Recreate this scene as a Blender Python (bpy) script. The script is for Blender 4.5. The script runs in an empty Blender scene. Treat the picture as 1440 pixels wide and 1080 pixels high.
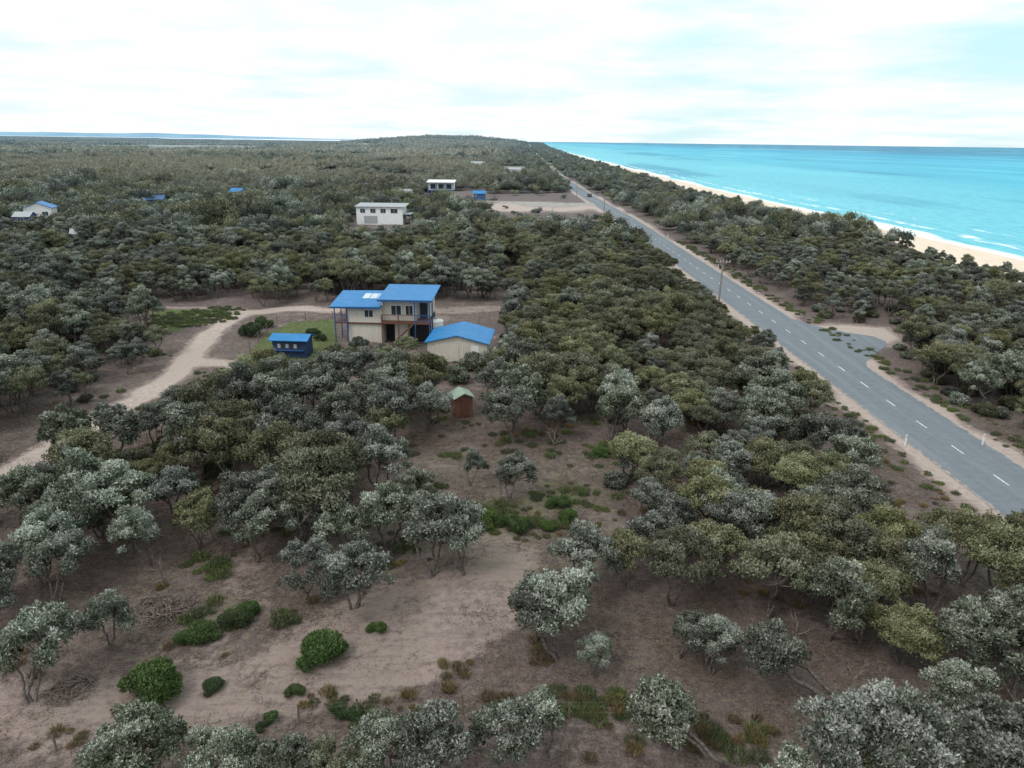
import bpy, math, random
import numpy as np
from mathutils import Matrix, Vector
random.seed(7)
RNG=np.random.default_rng(11)
sc=bpy.context.scene
H=24.0; F=1000.0
PITCH=math.atan((540-198.5)/F); ROLL=0.0125
R=(Matrix.Rotation(math.pi/2-PITCH,3,'X')@Matrix.Rotation(ROLL,3,'Z'))
cd=bpy.data.cameras.new('camera'); cam=bpy.data.objects.new('camera',cd); sc.collection.objects.link(cam)
cd.sensor_width=36; cd.lens=25.0; cd.clip_start=0.5; cd.clip_end=200000
cam.matrix_world=Matrix.Translation((0,0,H))@R.to_4x4()
sc.camera=cam
sc.view_settings.view_transform='Standard'
try: sc.view_settings.look='None'
except: pass
sc.view_settings.exposure=0

def S(px,py,z=0.0):
    """ground coordinates (metres) of an image pixel, unprojected through the camera"""
    d=R@Vector(((px-720)/F,-(py-540)/F,-1.0)); t=(z-H)/d.z  # camera ray through the image pixel, cut at height z
    return (d.x*t,d.y*t)
def W(l): return np.array([S(*p) for p in l])

# ---------------------------------------------------------------- numeric helpers
def sst(a,b,x):
    t=np.clip((x-a)/(b-a),0,1); return t*t*(3-2*t)
def hsh(i,j,s): 
    v=np.sin(i*127.1+j*311.7+s*74.7)*43758.5453
    return v-np.floor(v)
def vn(x,y,sc_,seed=0):
    x=np.asarray(x,float)/sc_; y=np.asarray(y,float)/sc_
    i=np.floor(x); j=np.floor(y); u=x-i; v=y-j
    u=u*u*(3-2*u); v=v*v*(3-2*v)
    return (hsh(i,j,seed)*(1-u)+hsh(i+1,j,seed)*u)*(1-v)+(hsh(i,j+1,seed)*(1-u)+hsh(i+1,j+1,seed)*u)*v
def inpoly(x,y,P):
    c=np.zeros(np.shape(x),bool); n=len(P); j=n-1
    for i in range(n):
        xi,yi=P[i]; xj,yj=P[j]
        k=((yi>y)!=(yj>y))&(x<(xj-xi)*(y-yi)/((yj-yi) if abs(yj-yi)>1e-9 else 1e-9)+xi)
        c^=k; j=i
    return c
def dline(x,y,P):
    d=np.full(np.shape(x),1e9)
    for a,b in zip(P[:-1],P[1:]):
        ax,ay=a; bx_,by=b; dx=bx_-ax; dy=by-ay
        t=np.clip(((x-ax)*dx+(y-ay)*dy)/(dx*dx+dy*dy+1e-9),0,1)
        d=np.minimum(d,np.hypot(x-ax-t*dx,y-ay-t*dy))
    return d
def dpoly(x,y,P):
    PP=list(P)+[P[0]]
    d=dline(x,y,PP); return np.where(inpoly(x,y,P),-d,d)

ROADY=np.array([-60,20,100,240,350,560,1400,4000,9000.]); ROADX=np.array([37.2,37.2,37.3,37,34,32,36,60,120.])
def roadx(y): return np.interp(y,ROADY,ROADX)
def th(x,y):
    x=np.asarray(x,float); y=np.asarray(y,float)
    rx=roadx(y); off=x-rx
    n=(vn(x,y,22,1)-.5)*1.3+(vn(x,y,6,2)-.5)*.35+(vn(x,y,1.7,3)-.5)*.08
    n=n*sst(5,14,np.abs(off))
    n=n+(vn(x,y,120,4)-.5)*3.0*sst(120,400,y)*sst(20,80,np.abs(off))
    n=n*sst(.85,1.5,np.hypot((x-5)/38,(y-292)/30))
    n=n+1.4*sst(9,40,off)+(vn(x,y,30,5)-.5)*1.6*sst(14,40,off)
    n=n*sst(1.,1.7,np.hypot((x-43)/9,(y-89)/13))
    hill=33*np.exp(-((x+230)/330)**2-((y-2700)/650)**2)+10*np.exp(-((x+60)/90)**2-((y-1500)/350)**2)
    drop=sst(54,72,off)
    beach=-6.9-2.1*sst(72,128,off)-6*sst(128,200,off)
    return (n+hill)*(1-drop)+beach*drop

# ---------------------------------------------------------------- materials
def nt(m): m.use_nodes=True; return m.node_tree
def newmat(name):
    m=bpy.data.materials.new(name); t=nt(m); b=t.nodes['Principled BSDF']; return m,t,b
def N(t,ty,**k):
    n=t.nodes.new(ty)
    for a,b in k.items(): setattr(n,a,b)
    return n
def mixc(t,fac,a,b,mode='MIX'):
    n=N(t,'ShaderNodeMix',data_type='RGBA',blend_type=mode)
    for i,v in ((0,fac),(6,a),(7,b)):
        if isinstance(v,bpy.types.NodeSocket): t.links.new(v,n.inputs[i])
        elif i==0: n.inputs[0].default_value=v
        else: n.inputs[i].default_value=(*v,1)
    return n.outputs[2]
def mth(t,op,a,b=None,clamp=False):
    n=N(t,'ShaderNodeMath',operation=op,use_clamp=clamp)
    for i,v in enumerate((a,b)):
        if v is None: continue
        if isinstance(v,bpy.types.NodeSocket): t.links.new(v,n.inputs[i])
        else: n.inputs[i].default_value=v
    return n.outputs[0]
def noise(t,vec,scale,detail=4,rough=.55):
    n=N(t,'ShaderNodeTexNoise'); n.inputs['Scale'].default_value=scale; n.inputs['Detail'].default_value=detail; n.inputs['Roughness'].default_value=rough
    t.links.new(vec,n.inputs['Vector']); return n.outputs['Fac']
def ramp(t,fac,stops):
    n=N(t,'ShaderNodeValToRGB'); cr=n.color_ramp
    while len(cr.elements)<len(stops): cr.elements.new(.5)
    for e,(p,c) in zip(cr.elements,stops): e.position=p; e.color=(*c,1) if len(c)==3 else c
    t.links.new(fac,n.inputs['Fac']); return n.outputs['Color']
def rng01(t,v,a,b):
    n=N(t,'ShaderNodeMapRange',interpolation_type='SMOOTHSTEP'); t.links.new(v,n.inputs[0]); n.inputs[1].default_value=a; n.inputs[2].default_value=b; return n.outputs[0]
def pos(t): return N(t,'ShaderNodeNewGeometry').outputs['Position']
def haze_tint(t,col,L=3300.,hc=(.25,.35,.42)):  # aerial haze painted into the colour, stronger with distance from the origin
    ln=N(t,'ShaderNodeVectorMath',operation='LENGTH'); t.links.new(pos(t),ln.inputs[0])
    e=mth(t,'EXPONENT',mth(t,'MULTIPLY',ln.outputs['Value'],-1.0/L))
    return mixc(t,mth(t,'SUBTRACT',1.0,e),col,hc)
def setrough(b,r,spec=.3):
    b.inputs['Roughness'].default_value=r
    b.inputs['Specular IOR Level'].default_value=spec
def bump(t,b,h,strength=.4,dist=.05):
    n=N(t,'ShaderNodeBump'); n.inputs['Strength'].default_value=strength; n.inputs['Distance'].default_value=dist
    t.links.new(h,n.inputs['Height']); t.links.new(n.outputs[0],b.inputs['Normal'])

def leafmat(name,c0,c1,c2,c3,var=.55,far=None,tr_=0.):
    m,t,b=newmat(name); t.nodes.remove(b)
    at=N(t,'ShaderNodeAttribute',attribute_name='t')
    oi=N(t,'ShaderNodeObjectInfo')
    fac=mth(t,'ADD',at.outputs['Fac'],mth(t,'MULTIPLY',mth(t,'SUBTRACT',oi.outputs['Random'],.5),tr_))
    col=ramp(t,fac,[(0,c0),(.42,c1),(.72,c2),(1,c3)])  # pale stops: light leaf colour plus painted leaf glints, the shader being matte
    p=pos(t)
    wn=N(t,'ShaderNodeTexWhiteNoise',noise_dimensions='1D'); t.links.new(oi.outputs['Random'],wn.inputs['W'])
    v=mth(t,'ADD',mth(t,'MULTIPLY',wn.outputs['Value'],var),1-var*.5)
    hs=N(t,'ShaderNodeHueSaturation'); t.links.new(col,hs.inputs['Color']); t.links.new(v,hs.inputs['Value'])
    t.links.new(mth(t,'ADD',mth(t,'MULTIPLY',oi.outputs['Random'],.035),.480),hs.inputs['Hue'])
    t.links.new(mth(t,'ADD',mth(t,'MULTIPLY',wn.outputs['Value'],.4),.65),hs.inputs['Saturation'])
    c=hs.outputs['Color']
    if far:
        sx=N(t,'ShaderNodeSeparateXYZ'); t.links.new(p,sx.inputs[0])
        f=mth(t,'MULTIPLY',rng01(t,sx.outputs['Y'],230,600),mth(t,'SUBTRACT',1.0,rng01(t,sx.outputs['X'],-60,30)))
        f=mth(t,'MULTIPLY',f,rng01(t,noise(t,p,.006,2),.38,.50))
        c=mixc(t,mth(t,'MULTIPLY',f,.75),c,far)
    c=haze_tint(t,c)
    d=N(t,'ShaderNodeBsdfDiffuse'); t.links.new(c,d.inputs['Color']); t.links.new(d.outputs[0],t.nodes['Material Output'].inputs['Surface'])
    return m
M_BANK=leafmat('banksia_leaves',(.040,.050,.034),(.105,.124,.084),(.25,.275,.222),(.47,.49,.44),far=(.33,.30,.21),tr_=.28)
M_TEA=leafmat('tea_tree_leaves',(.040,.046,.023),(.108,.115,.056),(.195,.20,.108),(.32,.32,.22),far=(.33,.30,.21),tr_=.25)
M_GREEN=leafmat('shrub_leaves',(.025,.045,.014),(.055,.092,.028),(.10,.15,.05),(.18,.23,.10))
M_DRY=leafmat('dry_grass',(.06,.05,.02),(.15,.11,.05),(.24,.18,.08),(.34,.25,.14))
M_GRASS=leafmat('green_grass',(.04,.06,.018),(.085,.115,.038),(.14,.165,.065),(.22,.22,.11))

m,t,b=newmat('bark'); M_BARK=m
c=ramp(t,noise(t,pos(t),9,4),[(.3,(.055,.045,.04)),(.7,(.20,.175,.16))]); t.links.new(c,b.inputs['Base Color']); setrough(b,.9,.1)
m,t,b=newmat('dead_wood'); M_DEAD=m
c=ramp(t,noise(t,pos(t),7,4),[(.3,(.08,.062,.055)),(.7,(.28,.23,.20))]); t.links.new(c,b.inputs['Base Color']); setrough(b,.9,.1)

def plain(name,c,r=.6,spec=.3,var=.12,sc_=3.,metal=0):
    m,t,b=newmat(name)
    lo=tuple(x*(1-var) for x in c); hi=tuple(min(1,x*(1+var)) for x in c)
    cc=ramp(t,noise(t,pos(t),sc_,5,.65),[(.3,lo),(.7,hi)]); t.links.new(haze_tint(t,cc),b.inputs['Base Color']); setrough(b,r,spec); b.inputs['Metallic'].default_value=metal
    return m
def corr(name,c,scale=5.,w_=.5):
    m,t,b=newmat(name); p=N(t,'ShaderNodeTexCoord').outputs['Object']
    w=N(t,'ShaderNodeTexWave',wave_type='BANDS',bands_direction='X'); w.inputs['Scale'].default_value=scale; t.links.new(p,w.inputs['Vector'])
    n1=noise(t,p,1.2,4)
    cc=mixc(t,mth(t,'MULTIPLY',w.outputs['Fac'],w_),tuple(x*.72 for x in c),c)
    cc=mixc(t,rng01(t,n1,.35,.8),cc,tuple(min(1,x*.85+.03) for x in c))
    t.links.new(cc,b.inputs['Base Color']); setrough(b,.45,.3); bump(t,b,w.outputs['Fac'],.5,.05)
    return m
M_CREAM=corr('cream_cladding',(.68,.64,.56),1.6); M_WHITE=plain('white_paint',(.74,.75,.75)); M_BLUE=corr('blue_roof_steel',(.008,.20,.50),1.5)
M_BLUEP=plain('blue_paint',(.02,.08,.21)); M_BLUED=plain('dark_blue_paint',(.012,.035,.10))
M_BROWN=plain('brown_timber',(.12,.05,.035)); M_DARK=plain('recess_shade_and_car_black',(.02,.02,.022))  # near-black: painted undercroft shade, and the car body's own colour
M_GLASS=plain('window_glass',(.03,.04,.05),.08,.6); M_SOLAR=plain('solar_panel',(.45,.55,.62),.15,.8)
M_GREENR=corr('pale_green_roof',(.32,.42,.33),2.5); M_RUST=plain('red_brown_timber',(.15,.07,.045),.8)
M_GREY=plain('grey_steel',(.32,.34,.35)); M_TYRE=plain('tyre',(.02,.02,.02)); M_POST=plain('weathered_post',(.17,.14,.11),.9,.1,.3,8)
M_POLE=plain('pole_timber',(.26,.22,.19),.9,.1,.3,4); M_RED=plain('red_reflector',(.5,.03,.02))

# ground
m,t,b=newmat('sandy_ground'); M_GROUND=m
p=pos(t)
sand=N(t,'ShaderNodeAttribute',attribute_name='sand').outputs['Fac']; grass=N(t,'ShaderNodeAttribute',attribute_name='grass').outputs['Fac']; beach=N(t,'ShaderNodeAttribute',attribute_name='beach').outputs['Fac']
n1=noise(t,p,.35,6,.65); n2=noise(t,p,2.2,6,.75); n3=noise(t,p,11,4,.8)
mp=N(t,'ShaderNodeMapping'); mp.inputs['Scale'].default_value=(.30,1.5,1); mp.inputs['Rotation'].default_value=(0,0,-.25); t.links.new(p,mp.inputs[0]); nst=noise(t,mp.outputs[0],1.3,6,.65)
lit=ramp(t,n2,[(.30,(.068,.050,.045)),(.52,(.140,.104,.093)),(.72,(.22,.172,.157))])
lit=mixc(t,mth(t,'MULTIPLY',rng01(t,n3,.5,.72),.6),lit,(.29,.24,.22))
lit=mixc(t,mth(t,'MULTIPLY',rng01(t,n3,.5,.3),.85),lit,(.030,.024,.021))
lit=mixc(t,mth(t,'MULTIPLY',rng01(t,n1,.5,.68),.4),lit,(.24,.195,.18))
sd=ramp(t,n2,[(.28,(.195,.150,.132)),(.5,(.29,.225,.20)),(.75,(.39,.315,.285))])
sd=mixc(t,mth(t,'MULTIPLY',rng01(t,n3,.48,.3),.6),sd,(.11,.085,.073))
sd=mixc(t,mth(t,'MULTIPLY',rng01(t,nst,.52,.40),.35),sd,(.16,.122,.107))
road_s=rng01(t,sand,.82,.98)
sd=mixc(t,mth(t,'MULTIPLY',road_s,.75),sd,ramp(t,n2,[(.3,(.36,.29,.25)),(.7,(.56,.475,.42))]))
sf=mth(t,'ADD',sand,mth(t,'MULTIPLY',mth(t,'SUBTRACT',n2,.5),1.0)); sf=mth(t,'ADD',sf,mth(t,'MULTIPLY',mth(t,'SUBTRACT',n1,.5),1.1))
sf=mth(t,'ADD',sf,mth(t,'MULTIPLY',mth(t,'SUBTRACT',nst,.5),.6))
col=mixc(t,rng01(t,sf,.3,.8),lit,sd)
gr=ramp(t,n2,[(.3,(.045,.062,.020)),(.55,(.11,.13,.048)),(.75,(.21,.20,.10))])
gf=mth(t,'ADD',grass,mth(t,'MULTIPLY',mth(t,'SUBTRACT',n2,.5),1.2))
col=mixc(t,rng01(t,gf,.35,.7),col,gr)
sx=N(t,'ShaderNodeSeparateXYZ'); t.links.new(p,sx.inputs[0])
mpf=N(t,'ShaderNodeMapping'); mpf.inputs['Scale'].default_value=(.6,1.,1); t.links.new(p,mpf.inputs[0])
farc=ramp(t,noise(t,mpf.outputs[0],.0045,7,.72),[(.34,(.060,.068,.042)),(.47,(.15,.15,.095)),(.56,(.32,.28,.20)),(.66,(.50,.41,.33))])
ff=mth(t,'MULTIPLY',rng01(t,sx.outputs['Y'],500,1000),mth(t,'SUBTRACT',1.0,sand))
col=mixc(t,ff,col,farc)
bs=ramp(t,n1,[(.3,(.66,.53,.40)),(.7,(.80,.68,.55))])
col=mixc(t,beach,col,bs)
col=haze_tint(t,col)
t.links.new(col,b.inputs['Base Color']); setrough(b,.95,.08)
bump(t,b,mth(t,'ADD',mth(t,'ADD',n2,mth(t,'MULTIPLY',n3,.35)),mth(t,'MULTIPLY',nst,.5)),.9,.16)

m,t,b=newmat('asphalt'); M_ROAD=m
p=pos(t); at=N(t,'ShaderNodeAttribute',attribute_name='u').outputs['Fac']
n2=noise(t,p,1.3,5,.7); n3=noise(t,p,25,3,.8)
mp=N(t,'ShaderNodeMapping'); mp.inputs['Scale'].default_value=(1.2,.04,1); t.links.new(p,mp.inputs[0]); ns=noise(t,mp.outputs[0],1.0,4)
c=ramp(t,n2,[(.3,(.118,.136,.155)),(.7,(.158,.178,.198))])
c=mixc(t,mth(t,'MULTIPLY',rng01(t,ns,.45,.7),.45),c,(.21,.228,.245))
c=mixc(t,mth(t,'MULTIPLY',rng01(t,n3,.5,.75),.4),c,(.27,.28,.29))
e=mth(t,'ADD',at,mth(t,'MULTIPLY',mth(t,'SUBTRACT',n2,.5),.4))
c=mixc(t,rng01(t,e,.92,1.02),c,(.36,.30,.26))
c=haze_tint(t,c); t.links.new(c,b.inputs['Base Color']); setrough(b,.85,.2); bump(t,b,n3,.2,.01)
m,t,b=newmat('gravel'); M_GRAV=m
p=pos(t); c=ramp(t,noise(t,p,.35,7,.75),[(.35,(.20,.19,.18)),(.65,(.42,.37,.33))]); c=haze_tint(t,c); t.links.new(c,b.inputs['Base Color']); setrough(b,.95,.1)
m,t,b=newmat('line_paint'); M_LINE=m
p=pos(t); c=ramp(t,noise(t,p,6,5,.8),[(.35,(.25,.26,.27)),(.55,(.70,.71,.71))]); t.links.new(c,b.inputs['Base Color'])

# sea
m,t,b=newmat('sea_water'); M_SEA=m
p=pos(t)
mp=N(t,'ShaderNodeMapping'); mp.inputs['Scale'].default_value=(1,.25,1); t.links.new(p,mp.inputs[0])
shore=N(t,'ShaderNodeAttribute',attribute_name='off').outputs['Fac']
w1=noise(t,mp.outputs[0],.05,5,.6); big=noise(t,mp.outputs[0],.006,4,.6); bg2=noise(t,mp.outputs[0],.0012,4,.6)
w2=noise(t,mp.outputs[0],.35,4,.7)
c=ramp(t,rng01(t,shore,0,3200),[(0,(.13,.49,.58)),(.03,(.050,.40,.54)),(.18,(.025,.36,.54)),(.5,(.004,.22,.39)),(1,(.002,.13,.26))])
c=mixc(t,mth(t,'MULTIPLY',rng01(t,big,.5,.64),.45),c,(.15,.56,.66))
c=mixc(t,mth(t,'MULTIPLY',rng01(t,bg2,.50,.62),.35),c,(.16,.56,.66))
c=mixc(t,mth(t,'MULTIPLY',rng01(t,big,.46,.34),.6),c,(.004,.20,.34))
c=mixc(t,mth(t,'MULTIPLY',rng01(t,w2,.42,.68),.40),c,(.010,.20,.33))
dd=mth(t,'ADD',shore,mth(t,'MULTIPLY',mth(t,'SUBTRACT',w1,.5),26))
f1=mth(t,'SUBTRACT',1.0,rng01(t,dd,3,7))
s2=mth(t,'ABSOLUTE',mth(t,'SUBTRACT',dd,16)); f2=mth(t,'MULTIPLY',mth(t,'SUBTRACT',1.0,rng01(t,s2,.8,3.)),rng01(t,w2,.46,.58))
s3=mth(t,'ABSOLUTE',mth(t,'SUBTRACT',dd,34)); f3=mth(t,'MULTIPLY',mth(t,'SUBTRACT',1.0,rng01(t,s3,.4,2.0)),rng01(t,w2,.54,.62))
fo=mth(t,'MAXIMUM',mth(t,'MAXIMUM',f1,f2),f3)
c=mixc(t,mth(t,'MULTIPLY',fo,.85),c,(.85,.88,.88))
t.links.new(c,b.inputs['Base Color']); setrough(b,.45,.08); bump(t,b,w2,.7,.6)
m,t,b=newmat('lake_water'); M_LAKE=m
c=ramp(t,noise(t,pos(t),.0012,3),[(.4,(.50,.62,.72)),(.6,(.75,.82,.86))]); t.links.new(c,b.inputs['Base Color']); setrough(b,.4,.2)
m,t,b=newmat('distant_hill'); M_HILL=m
c=ramp(t,noise(t,pos(t),.0006,4),[(.35,(.18,.32,.44)),(.65,(.25,.40,.52))]); t.links.new(c,b.inputs['Base Color']); setrough(b,1,0)  # blue of the distance haze painted into the hill colour

# ---------------------------------------------------------------- mesh helpers
def mk(name,V,Fq,mats,mi=None,tv=None,smooth=False):
    me=bpy.data.meshes.new(name); V=np.asarray(V,np.float32); Fq=np.asarray(Fq,np.int32); n=len(Fq)
    me.vertices.add(len(V)); me.vertices.foreach_set('co',V.ravel())
    me.loops.add(n*4); me.loops.foreach_set('vertex_index',Fq.ravel())
    me.polygons.add(n); me.polygons.foreach_set('loop_start',np.arange(n,dtype=np.int32)*4)
    for x in mats: me.materials.append(x)
    if mi is not None: me.polygons.foreach_set('material_index',np.asarray(mi,np.int32))
    if smooth: me.polygons.foreach_set('use_smooth',np.ones(n,bool))
    me.update(calc_edges=True)
    if tv is not None:
        a=me.attributes.new('t','FLOAT','FACE'); a.data.foreach_set('value',np.asarray(tv,np.float32))
    return me
def addo(name,me,parent=None,loc=(0,0,0),rz=0,scl=(1,1,1)):
    o=bpy.data.objects.new(name,me); sc.collection.objects.link(o); o.location=loc; o.rotation_euler=(0,0,rz); o.scale=scl
    if parent: o.parent=parent
    return o
def empty(name,loc=(0,0,0),rz=0):
    o=bpy.data.objects.new(name,None); sc.collection.objects.link(o); o.location=loc; o.rotation_euler=(0,0,rz); o.empty_display_size=.5; return o
def pyo(name,v,f,mat,parent=None):
    me=bpy.data.meshes.new(name); me.from_pydata(v,[],f); me.materials.append(mat); me.update(); return addo(name,me,parent)
def box(par,name,x0,x1,y0,y1,z0,z1,mat):
    v=[(x0,y0,z0),(x1,y0,z0),(x1,y1,z0),(x0,y1,z0),(x0,y0,z1),(x1,y0,z1),(x1,y1,z1),(x0,y1,z1)]
    return pyo(name,v,[(0,3,2,1),(4,5,6,7),(0,1,5,4),(1,2,6,5),(2,3,7,6),(3,0,4,7)],mat,par)
def slab(par,name,x0,x1,y0,y1,zl,zr,zbl,zbr,th_,mat):
    v=[(x0,y0,zl),(x1,y0,zr),(x1,y1,zbr),(x0,y1,zbl)]
    v=v+[(a,b_,c_+th_) for a,b_,c_ in v]
    return pyo(name,v,[(0,3,2,1),(4,5,6,7),(0,1,5,4),(1,2,6,5),(2,3,7,6),(3,0,4,7)],mat,par)
def tube(P,rad,n=5):
    P=np.asarray(P,float); m_=len(P); T=np.gradient(P,axis=0); T/=np.linalg.norm(T,axis=1)[:,None]+1e-9
    ref=np.array([.31,.87,.38]); A=np.cross(T,ref); A/=np.linalg.norm(A,axis=1)[:,None]+1e-9; B=np.cross(T,A)
    a=np.arange(n)*2*np.pi/n
    V=P[:,None,:]+np.asarray(rad)[:,None,None]*(A[:,None,:]*np.cos(a)[None,:,None]+B[:,None,:]*np.sin(a)[None,:,None])
    V=V.reshape(-1,3); Fq=[]
    for i in range(m_-1):
        for j in range(n): Fq.append((i*n+j,i*n+(j+1)%n,(i+1)*n+(j+1)%n,(i+1)*n+j))
    return V,np.array(Fq)
class MB:
    def __init__(s): s.V=[];s.F=[];s.M=[];s.T=[];s.n=0
    def add(s,V,Fq,m_,t_):
        s.V.append(V); s.F.append(np.asarray(Fq)+s.n); s.n+=len(V); s.M.append(np.full(len(Fq),m_)); s.T.append(np.broadcast_to(t_,(len(Fq),)))
    def mesh(s,name,mats): return mk(name,np.concatenate(s.V),np.concatenate(s.F),mats,np.concatenate(s.M),np.concatenate(s.T))
def ru(rng,n):
    v=rng.normal(size=(n,3)); return v/np.linalg.norm(v,axis=1)[:,None]
def leaves(mb,Pt,Nm,L,Wd,k,rng,mat=1,tt=None,out=.55,sd=.15):
    n=len(Pt)*k; P=np.repeat(Pt,k,0); Nn=np.repeat(Nm,k,0)
    D=Nn*out+ru(rng,n)*.8; D/=np.linalg.norm(D,axis=1)[:,None]
    Sd=np.cross(D,ru(rng,n)); Sd/=np.linalg.norm(Sd,axis=1)[:,None]+1e-9
    l=L*rng.uniform(.7,1.3,n)[:,None]; w=Wd*rng.uniform(.7,1.3,n)[:,None]*.5
    V=np.stack([P,P+D*l*.55+Sd*w,P+D*l,P+D*l*.55-Sd*w],1).reshape(-1,3)
    Fq=np.arange(n*4).reshape(n,4)
    t0=np.repeat(tt,k) if tt is not None else .5
    mb.add(V,Fq,mat,np.clip(t0+rng.normal(0,sd,n),0,1))
def tree(name,kind,seed,Ht,Rc,lean=(0,0)):
    rng=np.random.default_rng(seed); mb=MB()
    bank=kind=='bank'
    npf=40 if bank else 44
    lean=np.array([lean[0],lean[1],0.]); LN=np.linalg.norm(lean)>1.5
    m_=2 if LN else rng.integers(2,5); ends=[]
    a0=rng.uniform(0,6.28)
    for i in range(m_):
        a=a0+i*6.28/m_+rng.normal(0,.3); rr=Rc*rng.uniform(.25,.55)
        e=np.array([math.cos(a)*rr,math.sin(a)*rr,Ht*rng.uniform(.45,.62)])+lean*(.9 if LN else .7)
        k=np.linspace(0,1,7)[:,None]
        Pp=k*e+np.sin(k*3.14)*rng.normal(0,.2,3)*[1,1,.2]; Pp[:,:2]+=(rng.normal(0,.07,(7,2)))*np.array([0,1,1,1,1,1,.3])[:,None]
        Pp[0]=[math.cos(a)*.08,math.sin(a)*.08,-.3]
        r0=rng.uniform(.065,.105)*(1.3 if LN else 1); V,Fq=tube(Pp,np.linspace(r0,r0*.5,7),6); mb.add(V,Fq,0,.5); ends.append(Pp[-1]); ends.append(Pp[-3])
    lobes=rng.uniform(.62,1.15,7)
    for i in range(npf):
        a=rng.uniform(0,6.283); u=math.sqrt(rng.uniform(0,1)); lr=np.interp((a/6.283*7)%7,np.arange(8),np.append(lobes,lobes[0]))
        r=Rc*u*lr
        if bank: z=Ht*(.46+.48*math.sqrt(max(0,1-u*u))*rng.uniform(.3,1.08))
        else: z=Ht*(.52+.42*math.sqrt(max(0,1-u*u*.95))*rng.uniform(.45,1.08))
        c=np.array([math.cos(a)*r,math.sin(a)*r,z])+lean
        e=min(ends,key=lambda q:np.linalg.norm((q-c)*[1,1,.6]))
        mid=(e+c)/2+np.array([0,0,-.15])+rng.normal(0,.1,3)
        V,Fq=tube([e,mid,c],[.04,.026,.012],4); mb.add(V,Fq,0,.5)
        pr=rng.uniform(.24,.54) if bank else rng.uniform(.30,.60)
        nt_=int((112 if bank else 105)*pr*pr/.25)+6
        D=ru(rng,nt_); D[:,2]=np.where(D[:,2]<-.35,-D[:,2],D[:,2])
        rad=pr*(rng.uniform(.1,1.15,nt_)**.4)*(1+.2*np.sin(D[:,0]*5+seed)+.18*np.sin(D[:,1]*6+i))
        P=c+D*rad[:,None]*np.array([1,1,.72 if bank else .68])
        puf=rng.normal(0,.10)
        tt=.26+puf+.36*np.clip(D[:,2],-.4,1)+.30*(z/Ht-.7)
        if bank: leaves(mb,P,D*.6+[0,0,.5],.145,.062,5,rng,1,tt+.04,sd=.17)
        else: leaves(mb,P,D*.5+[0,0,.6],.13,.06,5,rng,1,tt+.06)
    return mb.mesh(name,[M_BARK,M_BANK if bank else M_TEA])
BANK=[tree('banksia_%d'%i,'bank',100+i,random.uniform(3.9,4.9),random.uniform(1.4,2.0),(random.uniform(-.8,.8),random.uniform(-.6,.6))) for i in range(9)]
TEA=[tree('teatree_%d'%i,'tea',200+i,random.uniform(3.4,4.5),random.uniform(1.7,2.3),(random.uniform(-.5,.5),random.uniform(-.5,.5))) for i in range(7)]
LEAN=[tree('banksia_lean_%d'%i,'bank',300+i,3.3,1.2,(-3.0,.5)) for i in range(2)]

def shrub(name,seed,Rr,Ht,mat,L=.16,Wd=.05,dens=1.0):
    rng=np.random.default_rng(seed); mb=MB()
    V,Fq=tube([(0,0,-.1),(0.02,0,Ht*.4),(0,.03,Ht*.7)],[.05,.04,.02],4); mb.add(V,Fq,0,.5)
    for i in range(16):
        a=rng.uniform(0,6.283); u=math.sqrt(rng.uniform(0,1)); z=Ht*(.2+.6*math.sqrt(1-u*u)*rng.uniform(.6,1.05))
        c=np.array([math.cos(a)*u*Rr*.8,math.sin(a)*u*Rr*.8,z]); pr=rng.uniform(.3,.48)*Rr
        n=int(190*dens*pr*pr/.16*(.4/max(Rr*.45,.3))); D=ru(rng,n); D[:,2]=np.abs(D[:,2])*np.where(rng.random(n)<.7,1,-.6)
        P=c+D*(pr*rng.uniform(.1,1,n)**.33)[:,None]*[1,1,.8]; P[:,2]=np.maximum(P[:,2],.01)
        leaves(mb,P,D*.4+[0,0,.8],L,Wd,5,rng,1,.3+.3*np.clip(D[:,2],0,1)+rng.normal(0,.05))
    return mb.mesh(name,[M_BARK,mat])
SHR=[shrub('green_shrub_%d'%i,400+i,1.0,.95,M_GREEN,.12,.04,1.3) for i in range(3)]
SHT=[shrub('scrub_shrub_%d'%i,420+i,1.1,1.1,M_TEA if i%2 else M_BANK,dens=.6,L=.2,Wd=.09) for i in range(4)]
def tuft(name,seed,mat,n=110,hh=.38,rr=.35):
    rng=np.random.default_rng(seed); mb=MB()
    a=rng.uniform(0,6.28,n); r=rr*np.sqrt(rng.random(n)); P=np.stack([np.cos(a)*r,np.sin(a)*r,np.full(n,-.02)],1)
    leaves(mb,P,np.stack([np.cos(a)*.35,np.sin(a)*.35,np.full(n,1.5)],1),hh,.03,2,rng,0,np.full(n,.5),out=1.)
    return mb.mesh(name,[mat])
TUFTD=[tuft('dry_tuft_%d'%i,440+i,M_DRY) for i in range(3)]; TUFTG=[tuft('green_tuft_%d'%i,450+i,M_GRASS,130,.3,.4) for i in range(3)]
def litter(name,seed):
    rng=np.random.default_rng(seed); mb=MB()
    for i in range(9):
        p0=np.append(rng.uniform(-.8,.8,2),.02); a=rng.uniform(0,6.28); l=rng.uniform(.15,.8)
        p1=p0+[math.cos(a)*l,math.sin(a)*l,rng.uniform(0,.08)]; mid=(p0+p1)/2+[*rng.normal(0,.05,2),.02]
        V,Fq=tube([p0,mid,p1],[.014,.011,.006],3); mb.add(V,Fq,0,.5)
    n=60; P=np.stack([rng.uniform(-.9,.9,n),rng.uniform(-.9,.9,n),np.full(n,.02)],1)
    leaves(mb,P,np.tile([0,0,.05],(n,1)),.10,.04,1,rng,1,np.full(n,.45))
    return mb.mesh(name,[M_DEAD,M_DRY])
LIT=[litter('litter_%d'%i,460+i) for i in range(4)]
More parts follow.
